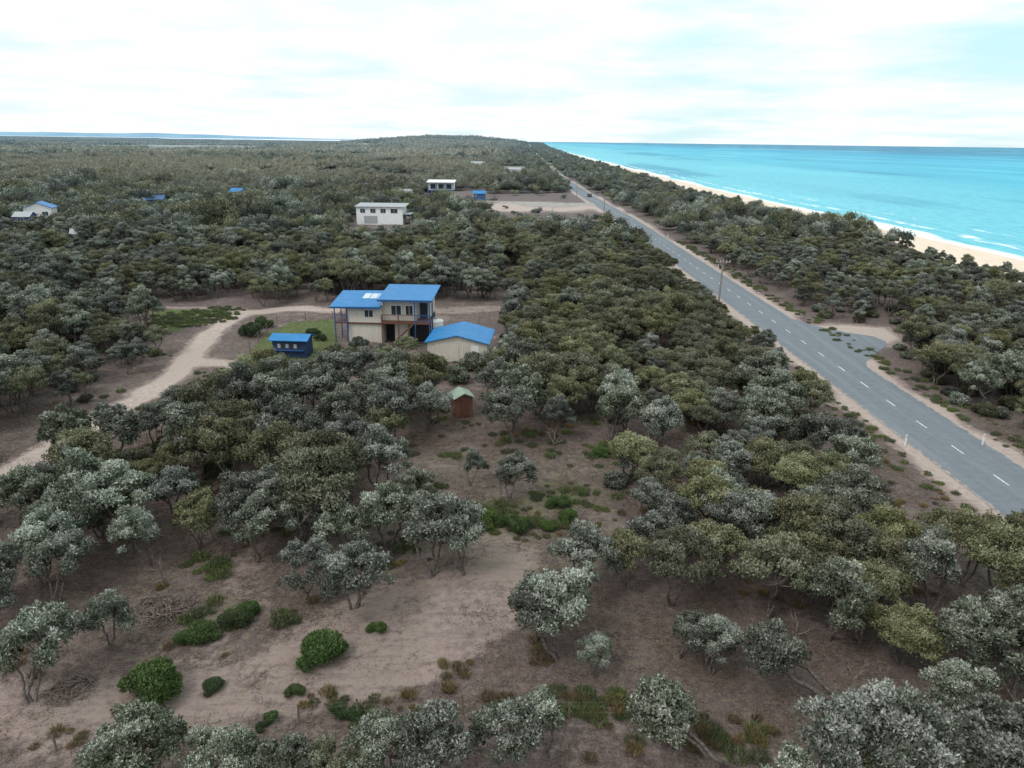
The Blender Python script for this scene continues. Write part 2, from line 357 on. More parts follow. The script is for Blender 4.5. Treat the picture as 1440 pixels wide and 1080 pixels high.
def brush(name,seed,n=260,rr=1.3,hh=.9):
    rng=np.random.default_rng(seed); mb=MB()
    for i in range(n):
        a=rng.uniform(0,6.28); r=rr*math.sqrt(rng.random()); c=np.array([math.cos(a)*r,math.sin(a)*r,hh*(1-r/rr)*rng.random()+.03])
        b_=rng.uniform(0,6.28); l=rng.uniform(.3,.9); d=np.array([math.cos(b_)*l,math.sin(b_)*l,rng.uniform(-.15,.4)])
        V,Fq=tube([c-d*.5,c+rng.normal(0,.06,3),c+d*.5],[.03,.022,.008],4); V[:,2]=np.maximum(V[:,2],0); mb.add(V,Fq,0,.5)
    return mb.mesh(name,[M_DEAD])
def snag(name,seed):
    rng=np.random.default_rng(seed); mb=MB(); st=[(np.zeros(3)-[0,0,.2],np.array([.1,.05,1.]),1.3,.07)]; 
    for lvl in range(4):
        nx_=[]
        for p0,d,l,r in st:
            d=d/np.linalg.norm(d); p1=p0+d*l; V,Fq=tube([p0,(p0+p1)/2+rng.normal(0,.06,3),p1],[r,r*.8,r*.6],5); mb.add(V,Fq,0,.5)
            for k in range(3): nx_.append((p1-d*l*rng.uniform(0,.5),d+rng.normal(0,.55,3)+[0,0,.1],l*.68,r*.55))
        st=nx_
    return mb.mesh(name,[M_DEAD])
def lump(mb,c,r,hh,rng,nl,ls,mat=0):
    nu,nv=9,5; V=[];ph=rng.uniform(0,6.28,3)
    for j in range(nv+1):
        th_=j/nv*1.75
        for i in range(nu):
            a=i/nu*6.283; q=1+.2*math.sin(2*a+ph[0])+.12*math.sin(3*a+ph[1]+th_*2)
            V.append([c[0]+r*.8*math.sin(th_)*math.cos(a)*q,c[1]+r*.8*math.sin(th_)*math.sin(a)*q,c[2]+hh*.5+hh*.38*math.cos(th_)*(1+.1*math.sin(a*2+ph[2]))])
    Fq=[(j*nu+i,(j+1)*nu+i,(j+1)*nu+(i+1)%nu,j*nu+(i+1)%nu) for j in range(nv) for i in range(nu)]
    tb=rng.normal(.0,.14); mb.add(np.array(V),Fq,mat,.06+tb*.3)
    D=ru(rng,nl); D[:,2]=np.where(D[:,2]<-.3,-D[:,2],D[:,2]); a=np.arctan2(D[:,1],D[:,0]); q=1+.2*np.sin(2*a+ph[0])+.12*np.sin(3*a+ph[1]); q*=rng.uniform(.78,1.12,nl)
    P=np.array(c)+np.stack([D[:,0]*r*q,D[:,1]*r*q,hh*.5+D[:,2]*hh*.5*q],1)
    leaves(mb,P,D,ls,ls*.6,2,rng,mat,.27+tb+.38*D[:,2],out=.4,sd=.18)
FAR=[]
for i in range(9):
    rng=np.random.default_rng(500+i); mb=MB()
    for k in range(7): lump(mb,(rng.normal(0,1.5),rng.normal(0,1.5),rng.uniform(.1,2.1)),rng.uniform(.9,1.6),rng.uniform(2.2,3.1),rng,190,.27)
    FAR.append(mb.mesh('far_scrub_%d'%i,[M_BANK if i%2 else M_TEA]))
PATCH=[]
for i in range(5):
    rng=np.random.default_rng(600+i); mb=MB()
    for k in range(70):
        r=rng.uniform(1.8,4.5); lump(mb,(rng.uniform(-32,32),rng.uniform(-32,32),-.3),r,rng.uniform(2.5,8.),rng,26,1.3,int(rng.random()<.5))
    PATCH.append(mb.mesh('far_patch_%d'%i,[M_TEA,M_BANK]))

def instancer(name,meshes,P,rz,s):
    col=bpy.data.collections.new(name+'_parts')
    for k,me in enumerate(meshes):
        o=bpy.data.objects.new('%s_part_%02d'%(name,k),me); col.objects.link(o)
    n=len(P); me=bpy.data.meshes.new(name); me.vertices.add(n); me.vertices.foreach_set('co',np.asarray(P,np.float32).ravel())
    a=me.attributes.new('scl','FLOAT_VECTOR','POINT'); a.data.foreach_set('vector',np.asarray(s,np.float32).ravel())
    rot=np.zeros((n,3),np.float32); rot[:,2]=rz
    a=me.attributes.new('rot','FLOAT_VECTOR','POINT'); a.data.foreach_set('vector',rot.ravel())
    a=me.attributes.new('idx','INT','POINT'); a.data.foreach_set('value',RNG.integers(0,len(meshes),n).astype(np.int32))
    o=addo(name,me)
    g=bpy.data.node_groups.new(name,'GeometryNodeTree')
    g.interface.new_socket('Geometry',in_out='INPUT',socket_type='NodeSocketGeometry'); g.interface.new_socket('Geometry',in_out='OUTPUT',socket_type='NodeSocketGeometry')
    gi=g.nodes.new('NodeGroupInput'); go=g.nodes.new('NodeGroupOutput'); ci=g.nodes.new('GeometryNodeCollectionInfo'); ip=g.nodes.new('GeometryNodeInstanceOnPoints')
    ci.inputs['Collection'].default_value=col; ci.inputs['Separate Children'].default_value=True; ci.inputs['Reset Children'].default_value=True
    ip.inputs['Pick Instance'].default_value=True
    def na(nm,ty):
        q=g.nodes.new('GeometryNodeInputNamedAttribute'); q.data_type=ty; q.inputs['Name'].default_value=nm; return [x for x in q.outputs if x.enabled and x.name=='Attribute'][0]
    L=g.links.new
    L(gi.outputs[0],ip.inputs['Points']); L(ci.outputs[0],ip.inputs['Instance']); L(na('idx','INT'),ip.inputs['Instance Index'])
    L(na('rot','FLOAT_VECTOR'),ip.inputs['Rotation']); L(na('scl','FLOAT_VECTOR'),ip.inputs['Scale']); L(ip.outputs[0],go.inputs[0])
    md=o.modifiers.new('instances','NODES'); md.node_group=g
    return o

# ---------------------------------------------------------------- layout (mostly image pixels unprojected onto the ground)
TRACKS=[
 (W([(-260,1010),(0,990),(250,985),(450,950),(600,915),(690,860),(710,800),(690,765)]),2.2,.82),
 (W([(430,930),(560,860),(640,850),(700,830)]),2.8,.82),
 (W([(0,960),(330,900),(360,800),(330,770)]),1.6,.4),
 (W([(620,700),(750,690),(840,650)]),2.0,.35),
 (W([(-120,740),(0,672),(50,645),(160,578),(240,530),(268,502),(300,470),(340,443),(400,438),(470,441)]),1.75,1.),
 (W([(262,508),(330,512)]),1.6,.95),
 (W([(190,434),(340,438)]),1.1,.8),
 (W([(-100,1062),(700,1040),(1500,1035)]),1.5,.35),
 (W([(620,440),(700,437)]),2.,.7),
]
CLEAR=[W(l) for l in [
 [(330,562),(460,562),(700,552),(712,500),(700,440),(640,425),(460,430),(340,450)],
 [(580,650),(700,640),(860,650),(870,770),(840,815),(600,815)],
 [(605,555),(710,555),(705,655),(605,655)],
 [(130,600),(262,500),(345,505),(330,560),(250,600),(160,640),(120,650)],
 [(-60,700),(60,636),(75,680),(40,755),(-60,800)],
 [(195,428),(345,428),(345,510),(262,510),(215,485)],
 [(645,274),(845,272),(872,330),(750,320),(650,300)],
 [(490,302),(585,302),(592,336),(485,336)],
 [(596,268),(690,268),(690,288),(596,290)],
 [(704,234),(742,234),(744,250),(704,250)],
]]
FOOT=[(S(57,318),9),(S(33,325),6),(S(137,341),6),(S(218,301),6),(S(331,286),6),(S(577,283),10),(S(672,239),12)]
LAWN=W([(335,512),(378,470),(410,455),(470,452),(478,485),(435,505)])
GR2=W([(210,435),(325,439),(255,468),(225,475)])
BAY=np.array([(41,83),(47,86),(52,90),(53,97),(47,99),(41,98)])
def sandmask(x,y):
    s=np.zeros(np.shape(x))
    for P,w,k in TRACKS:
        s=np.maximum(s,k*(1-sst(w*.6,w*1.5,dline(x,y,P)+(vn(x,y,2.5,91)-.5)*.9)))
    off=np.abs(x-roadx(y)); s=np.maximum(s,.95*(1-sst(4.4,6.6,off+(vn(x,y,5,8)-.5)*2.5)))
    s=np.maximum(s,1-sst(-2,2,dpoly(x,y,BAY)))
    s=np.maximum(s,1.1*(1-sst(.75,1.15,np.hypot((x-8)/32,(y-287)/25)+(vn(x,y,9,77)-.5)*.35)))
    s=np.maximum(s,.35*(1-sst(-2,2,dpoly(x,y,CLEAR[0]))))
    s=np.maximum(s,.3*(1-sst(-1,2,dpoly(x,y,CLEAR[1]))))
    return s
def grassmask(x,y):
    g=1-sst(-1,1.0,dpoly(x,y,LAWN)); g=np.maximum(g,.9*(1-sst(-1.5,1.5,dpoly(x,y,GR2))))
    g=np.maximum(g,.40*(1-sst(0,3,dpoly(x,y,CLEAR[1]))))
    for px,py,r in [(700,735,3),(790,700,3),(740,715,2),(850,640,2),(310,860,1.5),(420,600,4)]:
        a,b_=S(px,py); g=np.maximum(g,.5*(1-sst(r*.4,r*1.2,np.hypot(x-a,(y-b_)*.6))))
    g=np.maximum(g,.35*(vn(x,y,9,21)>.62))
    return g
def lines(lo,hi,step,lim_lo,lim_hi,gr=1.09):
    a=list(np.arange(lo,hi,step)); s=step
    while a[-1]<lim_hi: s*=gr; a.append(a[-1]+s)
    s=step
    while a[0]>lim_lo: s*=gr; a.insert(0,a[0]-s)
    return np.array(a)
xs=lines(-60,80,.6,-60000,60000); ys=lines(16,115,.55,-200,70000,1.055)
X,Y=np.meshgrid(xs,ys); Z=th(X,Y); nx=len(xs); ny=len(ys)
idx=(np.arange(ny-1)[:,None]*nx+np.arange(nx-1)[None,:]).ravel()
Fq=np.stack([idx,idx+1,idx+nx+1,idx+nx],1)
me=mk('ground',np.stack([X,Y,Z],-1).reshape(-1,3),Fq,[M_GROUND],smooth=True)
for nm,val in (('sand',sandmask(X,Y)),('grass',grassmask(X,Y)),('beach',sst(55,62,X-roadx(Y)))):
    a=me.attributes.new(nm,'FLOAT','POINT'); a.data.foreach_set('value',val.astype(np.float32).ravel())
addo('ground',me)
# sea
SHX=124.
sy=lines(0,600,10,-300,90000,1.08); so=lines(0,400,8,-3,90000,1.10); so=so[so>-9]
A,B=np.meshgrid(so,sy); X2=A+roadx(B)+SHX-2+ (vn(A*0,B,60,9)-.5)*7
V=np.stack([X2,B,np.full_like(A,-8.85)],-1).reshape(-1,3); n2=len(so)
idx=(np.arange(len(sy)-1)[:,None]*n2+np.arange(n2-1)[None,:]).ravel()
me=mk('sea',V,np.stack([idx,idx+1,idx+n2+1,idx+n2],1),[M_SEA],smooth=True)
a=me.attributes.new('off','FLOAT','POINT'); a.data.foreach_set('value',A.astype(np.float32).ravel()); addo('sea',me)
# road
ry=np.concatenate([np.arange(-40,600,2.),np.arange(600,9000,25.)]); us=np.array([-1,-.9,-.5,0,.5,.9,1.]); V=[];U=[]
for y in ry:
    cx=float(roadx(y)); 
    for u in us:
        V.append((cx+u*3.4,y,float(th(cx,y))+.03+max(0,y-300)*4e-4+.04*(1-u*u))); U.append(abs(u))
k=len(us); idx=(np.arange(len(ry)-1)[:,None]*k+np.arange(k-1)[None,:]).ravel()
me=mk('road',np.array(V),np.stack([idx,idx+1,idx+k+1,idx+k],1),[M_ROAD],smooth=True)
a=me.attributes.new('u','FLOAT','POINT'); a.data.foreach_set('value',np.array(U,np.float32)); addo('road',me)
V=[];Fl=[]
for y in np.arange(20,420,5.6):
    c=float(roadx(y)); c2=float(roadx(y+1.8)); z=float(th(c,y))+.09+max(0,y-300)*4e-4; i=len(V)
    V+=[(c-.065,y,z),(c+.065,y,z),(c2+.065,y+1.8,z),(c2-.065,y+1.8,z)]; Fl.append((i,i+1,i+2,i+3))
pyo('road_centre_line',V,Fl,M_LINE)
def sheet(name,P,z,mat):
    return pyo(name,[(float(a),float(b_),z) for a,b_ in P],[tuple(range(len(P)))],mat)
ap=[(40.3,77),(41.5,80),(44,83),(47,86.5),(48.3,89),(48,91.5),(46,93),(44,94.5),(41.8,98),(40.3,102)]
pyo('gravel_apron',[(x,y,.045) for x,y in ap],[tuple(range(len(ap)))],M_ROAD)
an=np.linspace(0,6.283,33)[:-1]
V=[(14+12*math.cos(a)*(1+.08*math.sin(3*a)),290+8*math.sin(a),.06) for a in an]; pyo('turning_circle',V,[tuple(range(32))],M_GRAV)
V=[(-26,302,.045),(18,293,.045),(33.8,292,.045),(33.8,306,.045),(18,302,.045),(-26,308,.045)]; pyo('side_road',V,[tuple(range(6))],M_GRAV)
P=[(-3300,7200),(-2300,6500),(-1400,6600),(-1250,7600),(-2300,12500),(-5200,13500),(-4300,9000)]; sheet('lake',P,7.5,M_LAKE)
P=[(-14000,12000),(-8000,10500),(-5200,11000),(-6500,14500),(-16000,16000)]; sheet('lake',P,7.5,M_LAKE)
hx=np.linspace(-52000,-3500,150); V=[];Fl=[]
for i,x in enumerate(hx):
    y=33000; k=sst(-7000,-17000,x); hgt=10+ (60+70*vn(x,0,7000,3)+50*vn(x,0,1800,4))*k+30*vn(x,0,900,6)
    V+=[(x,y-1500,-5),(x,y,float(hgt)),(x,y+3000,-5)]
for i in range(len(hx)-1):
    a=i*3; Fl+=[(a,a+3,a+4,a+1),(a+1,a+4,a+5,a+2)]
pyo('distant_hills',V,Fl,M_HILL)

# ---------------------------------------------------------------- buildings
def win(par,x0,x1,z0,z1,y=0.,nm='window'):
    box(par,nm+'_frame',x0-.07,x1+.07,y-.05,y+.02,z0-.07,z1+.07,M_WHITE); box(par,nm+'_glass',x0,x1,y-.07,y-.052,z0,z1,M_GLASS)
    box(par,nm+'_mullion',(x0+x1)/2-.025,(x0+x1)/2+.025,y-.09,y-.072,z0,z1,M_WHITE)
def rail(par,x0,x1,y,z,nm='railing',mat=None):
    mat=mat or M_BLUEP
    box(par,nm+'_top',x0,x1,y-.04,y+.04,z+.95,z+1.03,mat); box(par,nm+'_bottom',x0,x1,y-.03,y+.03,z+.1,z+.15,mat)
    k=max(2,int((x1-x0)/.22)); V=[];Fl=[]
    for i in range(k+1):
        x=x0+(x1-x0)*i/k; j=len(V); V+=[(x-.015,y,z+.15),(x+.015,y,z+.15),(x+.015,y,z+.95),(x-.015,y,z+.95)]; Fl.append((j,j+1,j+2,j+3))
    pyo(nm+'_balusters',V,Fl,mat,par)
hx0,hy0=S(475,482)
h=empty('two_storey_house',(hx0,hy0,float(th(hx0+6,hy0+3))),math.radians(-2)); h.scale=(.85,.72,.93)
box(h,'lower_wall',1.7,6.7,.3,8,0,2.75,M_CREAM); box(h,'upper_wall',1.7,6.7,0.05,8,2.95,5.02,M_CREAM)
for k in range(4): box(h,'panel_joint_%d'%k,2.7+k*1.05,2.75+k*1.05,.26,.3,0,2.75,M_WHITE)
box(h,'floor_band',1.7,6.7,-.02,8,2.75,2.95,M_BROWN)
box(h,'lower_wall_rear',6.7,13.3,3.2,9,0,3.0,M_DARK); box(h,'upper_wall_right',6.7,11.6,.6,9,3.2,6.05,M_CREAM); box(h,'upper_wall_rear',11.6,13.3,2.6,9,3.2,6.05,M_CREAM)  # rear wall near-black: undercroft shade put into its colour
box(h,'deck_right',6.7,13.8,-.9,.58,2.98,3.2,M_BROWN); box(h,'deck_corner',11.62,13.8,.6,2.58,2.98,3.2,M_BROWN)
box(h,'deck_left',-.2,1.68,-.2,8,2.78,2.95,M_BROWN)
rail(h,-.2,1.68,-.15,2.95,'left_railing'); rail(h,11.6,13.8,-.85,3.2,'right_railing'); rail(h,6.72,11.55,-.85,3.2,'deck_railing',M_BROWN)
for i,(x,y,zz) in enumerate([(-.15,-.15,5.0),(-.15,3.9,5.3),(-.15,7.9,5.5),(1.6,-.15,5.0)]): box(h,'left_post_%d'%i,x-.07,x+.07,y-.07,y+.07,0,zz,M_BLUEP)
for i,(x,y) in enumerate([(13.7,-.8),(11.6,-.8),(9.2,-.8),(6.8,-.8),(13.7,2.5)]):
    box(h,'right_post_%d'%i,x-.08,x+.08,y-.08,y+.08,0,6.15 if x>11 else 4.1,M_BLUEP if x>11 else M_BROWN)
box(h,'lower_pillar',8.3,10.2,1.2,3.15,0,2.95,M_CREAM)
slab(h,'left_roof',-.7,6.66,-.8,8.4,5.02,5.12,5.75,5.85,.12,M_BLUE); slab(h,'right_roof',6.3,14.2,-1.1,9.4,6.12,6.12,6.6,6.6,.13,M_BLUE)
box(h,'right_fascia',6.3,14.2,-1.16,-1.102,6.0,6.24,M_BLUEP); box(h,'left_fascia',-.7,6.66,-.86,-.802,4.92,5.14,M_BLUEP)
slab(h,'clerestory_wall',6.72,6.9,.1,8.9,5.2,5.2,5.2,5.2,.85,M_CREAM)
for i in range(3): slab(h,'solar_panel_%d'%i,3.2+i*1.1,4.22+i*1.1,3.6,6.4,5.56,5.575,5.79,5.805,.05,M_SOLAR)
win(h,4.2,5.4,3.7,4.6,.05); win(h,8.0,9.4,4.0,5.2,.6,'wide_window'); win(h,10.1,11.1,4.0,5.2,.6,'side_window'); box(h,'balcony_door',11.9,13.0,2.52,2.58,3.2,5.3,M_GLASS)
V=[];Fl=[]
for i in range(12):
    x=11.0-i*.28; z1=2.95-i*.25; j=len(V); V+=[(x,-1.9,z1),(x+.3,-1.9,z1),(x+.3,-.95,z1),(x,-.95,z1),(x,-1.9,z1-.06),(x+.3,-1.9,z1-.06),(x+.3,-.95,z1-.06),(x,-.95,z1-.06)]
    Fl+=[(j,j+1,j+2,j+3),(j+4,j+5,j+1,j),(j,j+3,j+7,j+4)]
pyo('stairs',V,Fl,M_BROWN,h)
pyo('stair_stringer',[(7.7,-1.95,-.1),(7.95,-1.95,-.1),(11.4,-1.95,2.95),(11.1,-1.95,3.0)],[(0,1,2,3)],M_BROWN,h)

def gable(name,px,py,w,d,hw,hr,roof,wall,rz=0,wins=(),over=.25,axis='y',dz=0):
    x,y=S(px,py); g=empty(name,(x,y,float(th(x,y))-.05+dz),rz); w2=w/2
    box(g,'walls',-w2,w2,0,d,-2.2,hw,wall)
    if axis=='y':
        pyo('gable_walls',[(-w2,0,hw),(w2,0,hw),(0,0,hw+hr-.04),(-w2,d,hw),(w2,d,hw),(0,d,hw+hr-.04)],[(0,1,2),(5,4,3)],wall,g)
        o=over; s=hr/w2; e=w2+o
        for nm,sg in (('roof_left',-1),('roof_right',1)):
            v=[(0,-o,hw+hr),(sg*e,-o,hw-s*o),(sg*e,d+o,hw-s*o),(0,d+o,hw+hr)]; v+=[(a,b_,c_+.08) for a,b_,c_ in v]
            pyo(nm,v,[(0,1,2,3),(7,6,5,4),(0,4,5,1),(1,5,6,2),(2,6,7,3)],roof,g)
    else:
        pyo('gable_walls',[(-w2,0,hw),(-w2,d,hw),(-w2,d/2,hw+hr-.04),(w2,0,hw),(w2,d,hw),(w2,d/2,hw+hr-.04)],[(2,1,0),(3,4,5)],wall,g)
        o=over; s=hr/(d/2)
        for nm,y0 in (('roof_front',-o),('roof_back',d+o)):
            v=[(-w2-o,d/2,hw+hr),(w2+o,d/2,hw+hr),(w2+o,y0,hw-s*o),(-w2-o,y0,hw-s*o)]; v+=[(a,b_,c_+.08) for a,b_,c_ in v]
            pyo(nm,v,[(0,1,2,3),(7,6,5,4),(2,3,7,6),(0,3,7,4),(1,2,6,5)],roof,g)
    for i,(a,b_,c_,e_) in enumerate(wins): win(g,a,b_,c_,e_,0.,'window_%d'%i)
    return g
g=gable('garage',643,508,6.9,6.2,2.3,.85,M_BLUE,M_CREAM,math.radians(-4),(),.3,'y')
box(g,'roller_door',-2.6,.2,-.04,-.005,0,2.1,M_CREAM); box(g,'side_door',1.6,2.5,-.04,-.005,0,2.0,M_WHITE)
g=gable('blue_kiosk_shed',408,503,3.9,2.4,2.2,.35,M_BLUE,M_BLUED,math.radians(-3),(),.35,'x')
for i,x in enumerate((-1.4,-.45,.5)): box(g,'hatch_opening_%d'%i,x,x+.8,-.03,-.005,1.1,1.8,M_GLASS); box(g,'hatch_shutter_%d'%i,x+.05,x+.4,-.05,-.032,1.2,1.7,M_GREY)
box(g,'counter',-1.7,1.7,-.35,-.0,.95,1.02,M_BLUEP)
g=gable('outhouse',653,592,1.6,1.6,2.0,.38,M_GREENR,M_RUST,math.radians(20),(),.2,'y'); box(g,'door',-.35,.35,-.05,-.005,0,1.8,M_BROWN)
x,y=S(536,316); g=empty('flat_roof_house',(x,y,float(th(x,y))+.3))
box(g,'walls',-7.2,6.5,0,8,-1,4.8,M_WHITE); slab(g,'roof',-7.6,7.4,-.5,8.4,4.82,4.82,5.2,5.2,.15,M_GREY); 
for i,(a,b_) in enumerate([(-6,-4.6),(-3,-1.5),(0,1.5),(3,5)]): win(g,a,b_,3.1,4.3,0.,'window_%d'%i)
box(g,'carport_roof',6.52,9.0,0,6,2.7,2.85,M_GREY); box(g,'carport_post_a',8.8,8.9,.1,.2,-.8,2.7,M_GREY); box(g,'carport_post_b',8.8,8.9,5.8,5.9,-.8,2.7,M_GREY); box(g,'lower_doors',-5,-1,-.03,-.005,0,2.2,M_GREY)
x,y=S(620,278); g=empty('blue_white_house',(x,y,float(th(x,y))+.1))
box(g,'lower_wall',-5.5,3,1.5,9,-1,3,M_BLUEP); box(g,'upper_wall',-5.5,5.5,1.2,9,3.2,6.4,M_WHITE); box(g,'deck',-5.8,5.8,-1,1.18,3,3.2,M_BLUEP); slab(g,'roof',-6.2,6.2,-1.2,9.5,6.45,6.45,7.0,7.0,.2,M_WHITE)
for i,x_ in enumerate((-5.6,-1.8,1.9,5.6)): box(g,'post_%d'%i,x_-.12,x_+.12,-.95,-.75,-.5,6.4,M_BLUEP)
for i,x_ in enumerate((-4.6,-1,2.4)): box(g,'window_%d'%i,x_,x_+2.2,1.1,1.17,3.7,5.7,M_GLASS)
rail(g,-5.7,5.7,-.95,3.2)
W2=((-2.5,-1.2,1.2,2.3),(1,2.4,1.2,2.3))
gable('blue_shed',674,281,5,5,2.6,1.,M_BLUE,M_BLUEP,0,W2[:1],.3,'x',dz=.1)
gable('farm_shed',727,247,12,8,4,1.2,M_GREY,M_WHITE,0,W2,.4,'x',dz=.6)
gable('weatherboard_house',577,281,8,6,2.6,1.2,M_GREY,M_CREAM,.3,W2,.4,'x',dz=.8)
gable('blue_roof_house',57,316,7,6,3.4,1.4,M_BLUE,M_WHITE,.35,W2,.4,'y',dz=.8)
gable('small_cottage',33,323,4,4,2.4,1.,M_GREY,M_BLUEP,.1,((-1.,.6,1.,2.),),.3,'x',dz=1.)
gable('tin_shed',137,338,5.,4,2.7,.6,M_BLUEP,M_GREY,.1,((-1.5,0,1.,2.),),.3,'x',dz=1.)
gable('hidden_cottage',218,299,6,5,3.2,1.1,M_BLUEP,M_BLUEP,.2,W2[:1],.3,'x',dz=.6)
gable('hidden_cottage',331,284,4.5,5,3.6,1.2,M_BLUE,M_GREY,-.2,(),.3,'x',dz=.4)
gable('hidden_cottage',672,238,12,8,4,1.3,M_GREY,M_WHITE,0,W2,.3,'x',dz=.6)
gable('hidden_cottage',120,352,4.5,4,3.0,.8,M_GREY,M_GREY,.4,(),.3,'x',dz=.5)
def cyl(par,name,x,y,r,z0,z1,mat,n=20,cone=0):
    V=[];Fl=[]
    for i in range(n):
        a=i/n*6.2832; V+=[(x+r*math.cos(a),y+r*math.sin(a),z0),(x+r*math.cos(a),y+r*math.sin(a),z1)]
    V.append((x,y,z1+cone))
    for i in range(n):
        j=(i+1)%n; Fl+=[(2*i,2*j,2*j+1,2*i+1),(2*i+1,2*j+1,2*n)]
    return pyo(name,V,Fl,mat,par)
x,y=S(612,474); g=empty('water_tank',(x,y,0)); cyl(g,'tank',0,0,1.1,-.2,2.2,M_WHITE,20,.35); cyl(g,'lid',.1,-.1,.25,2.45,2.62,M_GREY,12,.03)

# ---------------------------------------------------------------- poles, posts, fences, car
def pole(x,y,ht=6.8):
    z0=float(th(x,y)); g=empty('utility_pole',(x,y,z0),0.05)
    V,Fq=tube([(0,0,-.3),(0.02,0,ht*.5),(0,0,ht)],[.17,.15,.12],8); o=addo('pole',mk('pole',V,Fq,[M_POLE],smooth=True),g)
    box(g,'crossarm',-1.15,1.15,-.19,-.09,ht-.45,ht-.3,M_POLE); cyl(g,'cap',0,0,.121,ht-.01,ht,M_GREY,8,.02)
    for i,x_ in enumerate((-1.05,-.5,.5,1.05)): cyl(g,'insulator_%d'%i,x_,-.14,.05,ht-.3,ht-.12,M_WHITE,8,.03)
    pyo('brace',[(-.6,-.2,ht-.45),(-.54,-.2,ht-.45),(.02,-.2,ht-1.1),(-.04,-.2,ht-1.1)],[(0,1,2,3)],M_GREY,g)
    pyo('brace_right',[(.6,-.2,ht-.45),(.54,-.2,ht-.45),(-.02,-.2,ht-1.1),(.04,-.2,ht-1.1)],[(0,1,2,3)],M_GREY,g)
for x,y in [(32.9,112),(30.4,247),(28,330),(26,420),(26,520),(26,640),(28,780)]: pole(x,y)
def gpost(x,y):
    g=empty('guide_post',(x,y,float(th(x,y)))); box(g,'post',-.06,.06,-.03,.03,-.1,1.0,M_WHITE); box(g,'reflector',-.035,.035,-.036,-.0305,.78,.9,M_RED)
for px,py in ((1272,627),(1381,626)): x,y=S(px,py); gpost(x,y)
for y in (140,190): gpost(33,y); gpost(41.4,y+4)
fp=[S(*p) for p in [(-150,1060),(77,1047),(250,1030),(420,1012),(503,1004),(650,1008),(800,1012),(930,1012),(1060,1014),(1152,1010),(1290,1022),(1418,1036),(1600,1050)]]
g=empty('post_and_wire_fence'); 
for i,(x,y) in enumerate(fp):
    z0=float(th(x,y)); V,Fq=tube([(x,y,z0-.2),(x+.01,y,z0+.5),(x+random.uniform(-.04,.04),y,z0+.95)],[.055,.052,.048],6)
    o=addo('post_%d'%i,mk('post',V,Fq,[M_POST],smooth=True),g)
for k,zz in enumerate((.35,.65,.88)):
    V,Fq=tube([(x,y,float(th(x,y))+zz) for x,y in fp],[.004]*len(fp),4); addo('wire_%d'%k,mk('wire',V,Fq,[M_POST]),g)
fp=[S(*p) for p in [(338,512),(352,498),(364,484),(376,470),(390,458),(430,453),(468,452)]]
g=empty('garden_fence')
for i,(x,y) in enumerate(fp): V,Fq=tube([(x,y,-.3),(x,y,.7),(x,y,1.5)],[.06,.06,.055],6); addo('post_%d'%i,mk('post',V,Fq,[M_POST]),g)
for k,zz in enumerate((.5,1.0,1.45)): V,Fq=tube([(x,y,zz) for x,y in fp],[.015]*len(fp),4); addo('rail_%d'%k,mk('rail',V,Fq,[M_POST]),g)
g=empty('parked_car',(34.6,338,.1),.02)
prof=[(-2.1,.35),(-2.15,.75),(-1.9,.95),(-1.2,1.0),(-.7,1.42),(1.1,1.45),(1.75,1.02),(2.1,.95),(2.15,.4)]
V=[(-.85,a,b_) for a,b_ in prof]+[(.85,a,b_) for a,b_ in prof]; n=len(prof)
Fl=[tuple(range(n)),tuple(range(2*n-1,n-1,-1))]+[(i,i+n,(i+1)%n+n,(i+1)%n) for i in range(n)]
pyo('body',V,Fl,M_DARK,g); box(g,'rear_glass',-.65,.65,-1.15,-.75,1.08,1.36,M_GLASS)
for i,(a,b_) in enumerate(((-.86,-1.35),(.7,-1.35),(-.86,1.35),(.7,1.35))):
    an_=np.linspace(0,6.283,15)[:-1]; V=[(a+s_,b_+.34*math.cos(q),.34+.34*math.sin(q)) for s_ in (0,.18) for q in an_]
    pyo('wheel_%d'%i,V,[tuple(range(14)),tuple(range(27,13,-1))]+[(k,(k+1)%14,(k+1)%14+14,k+14) for k in range(14)],M_TYRE,g)

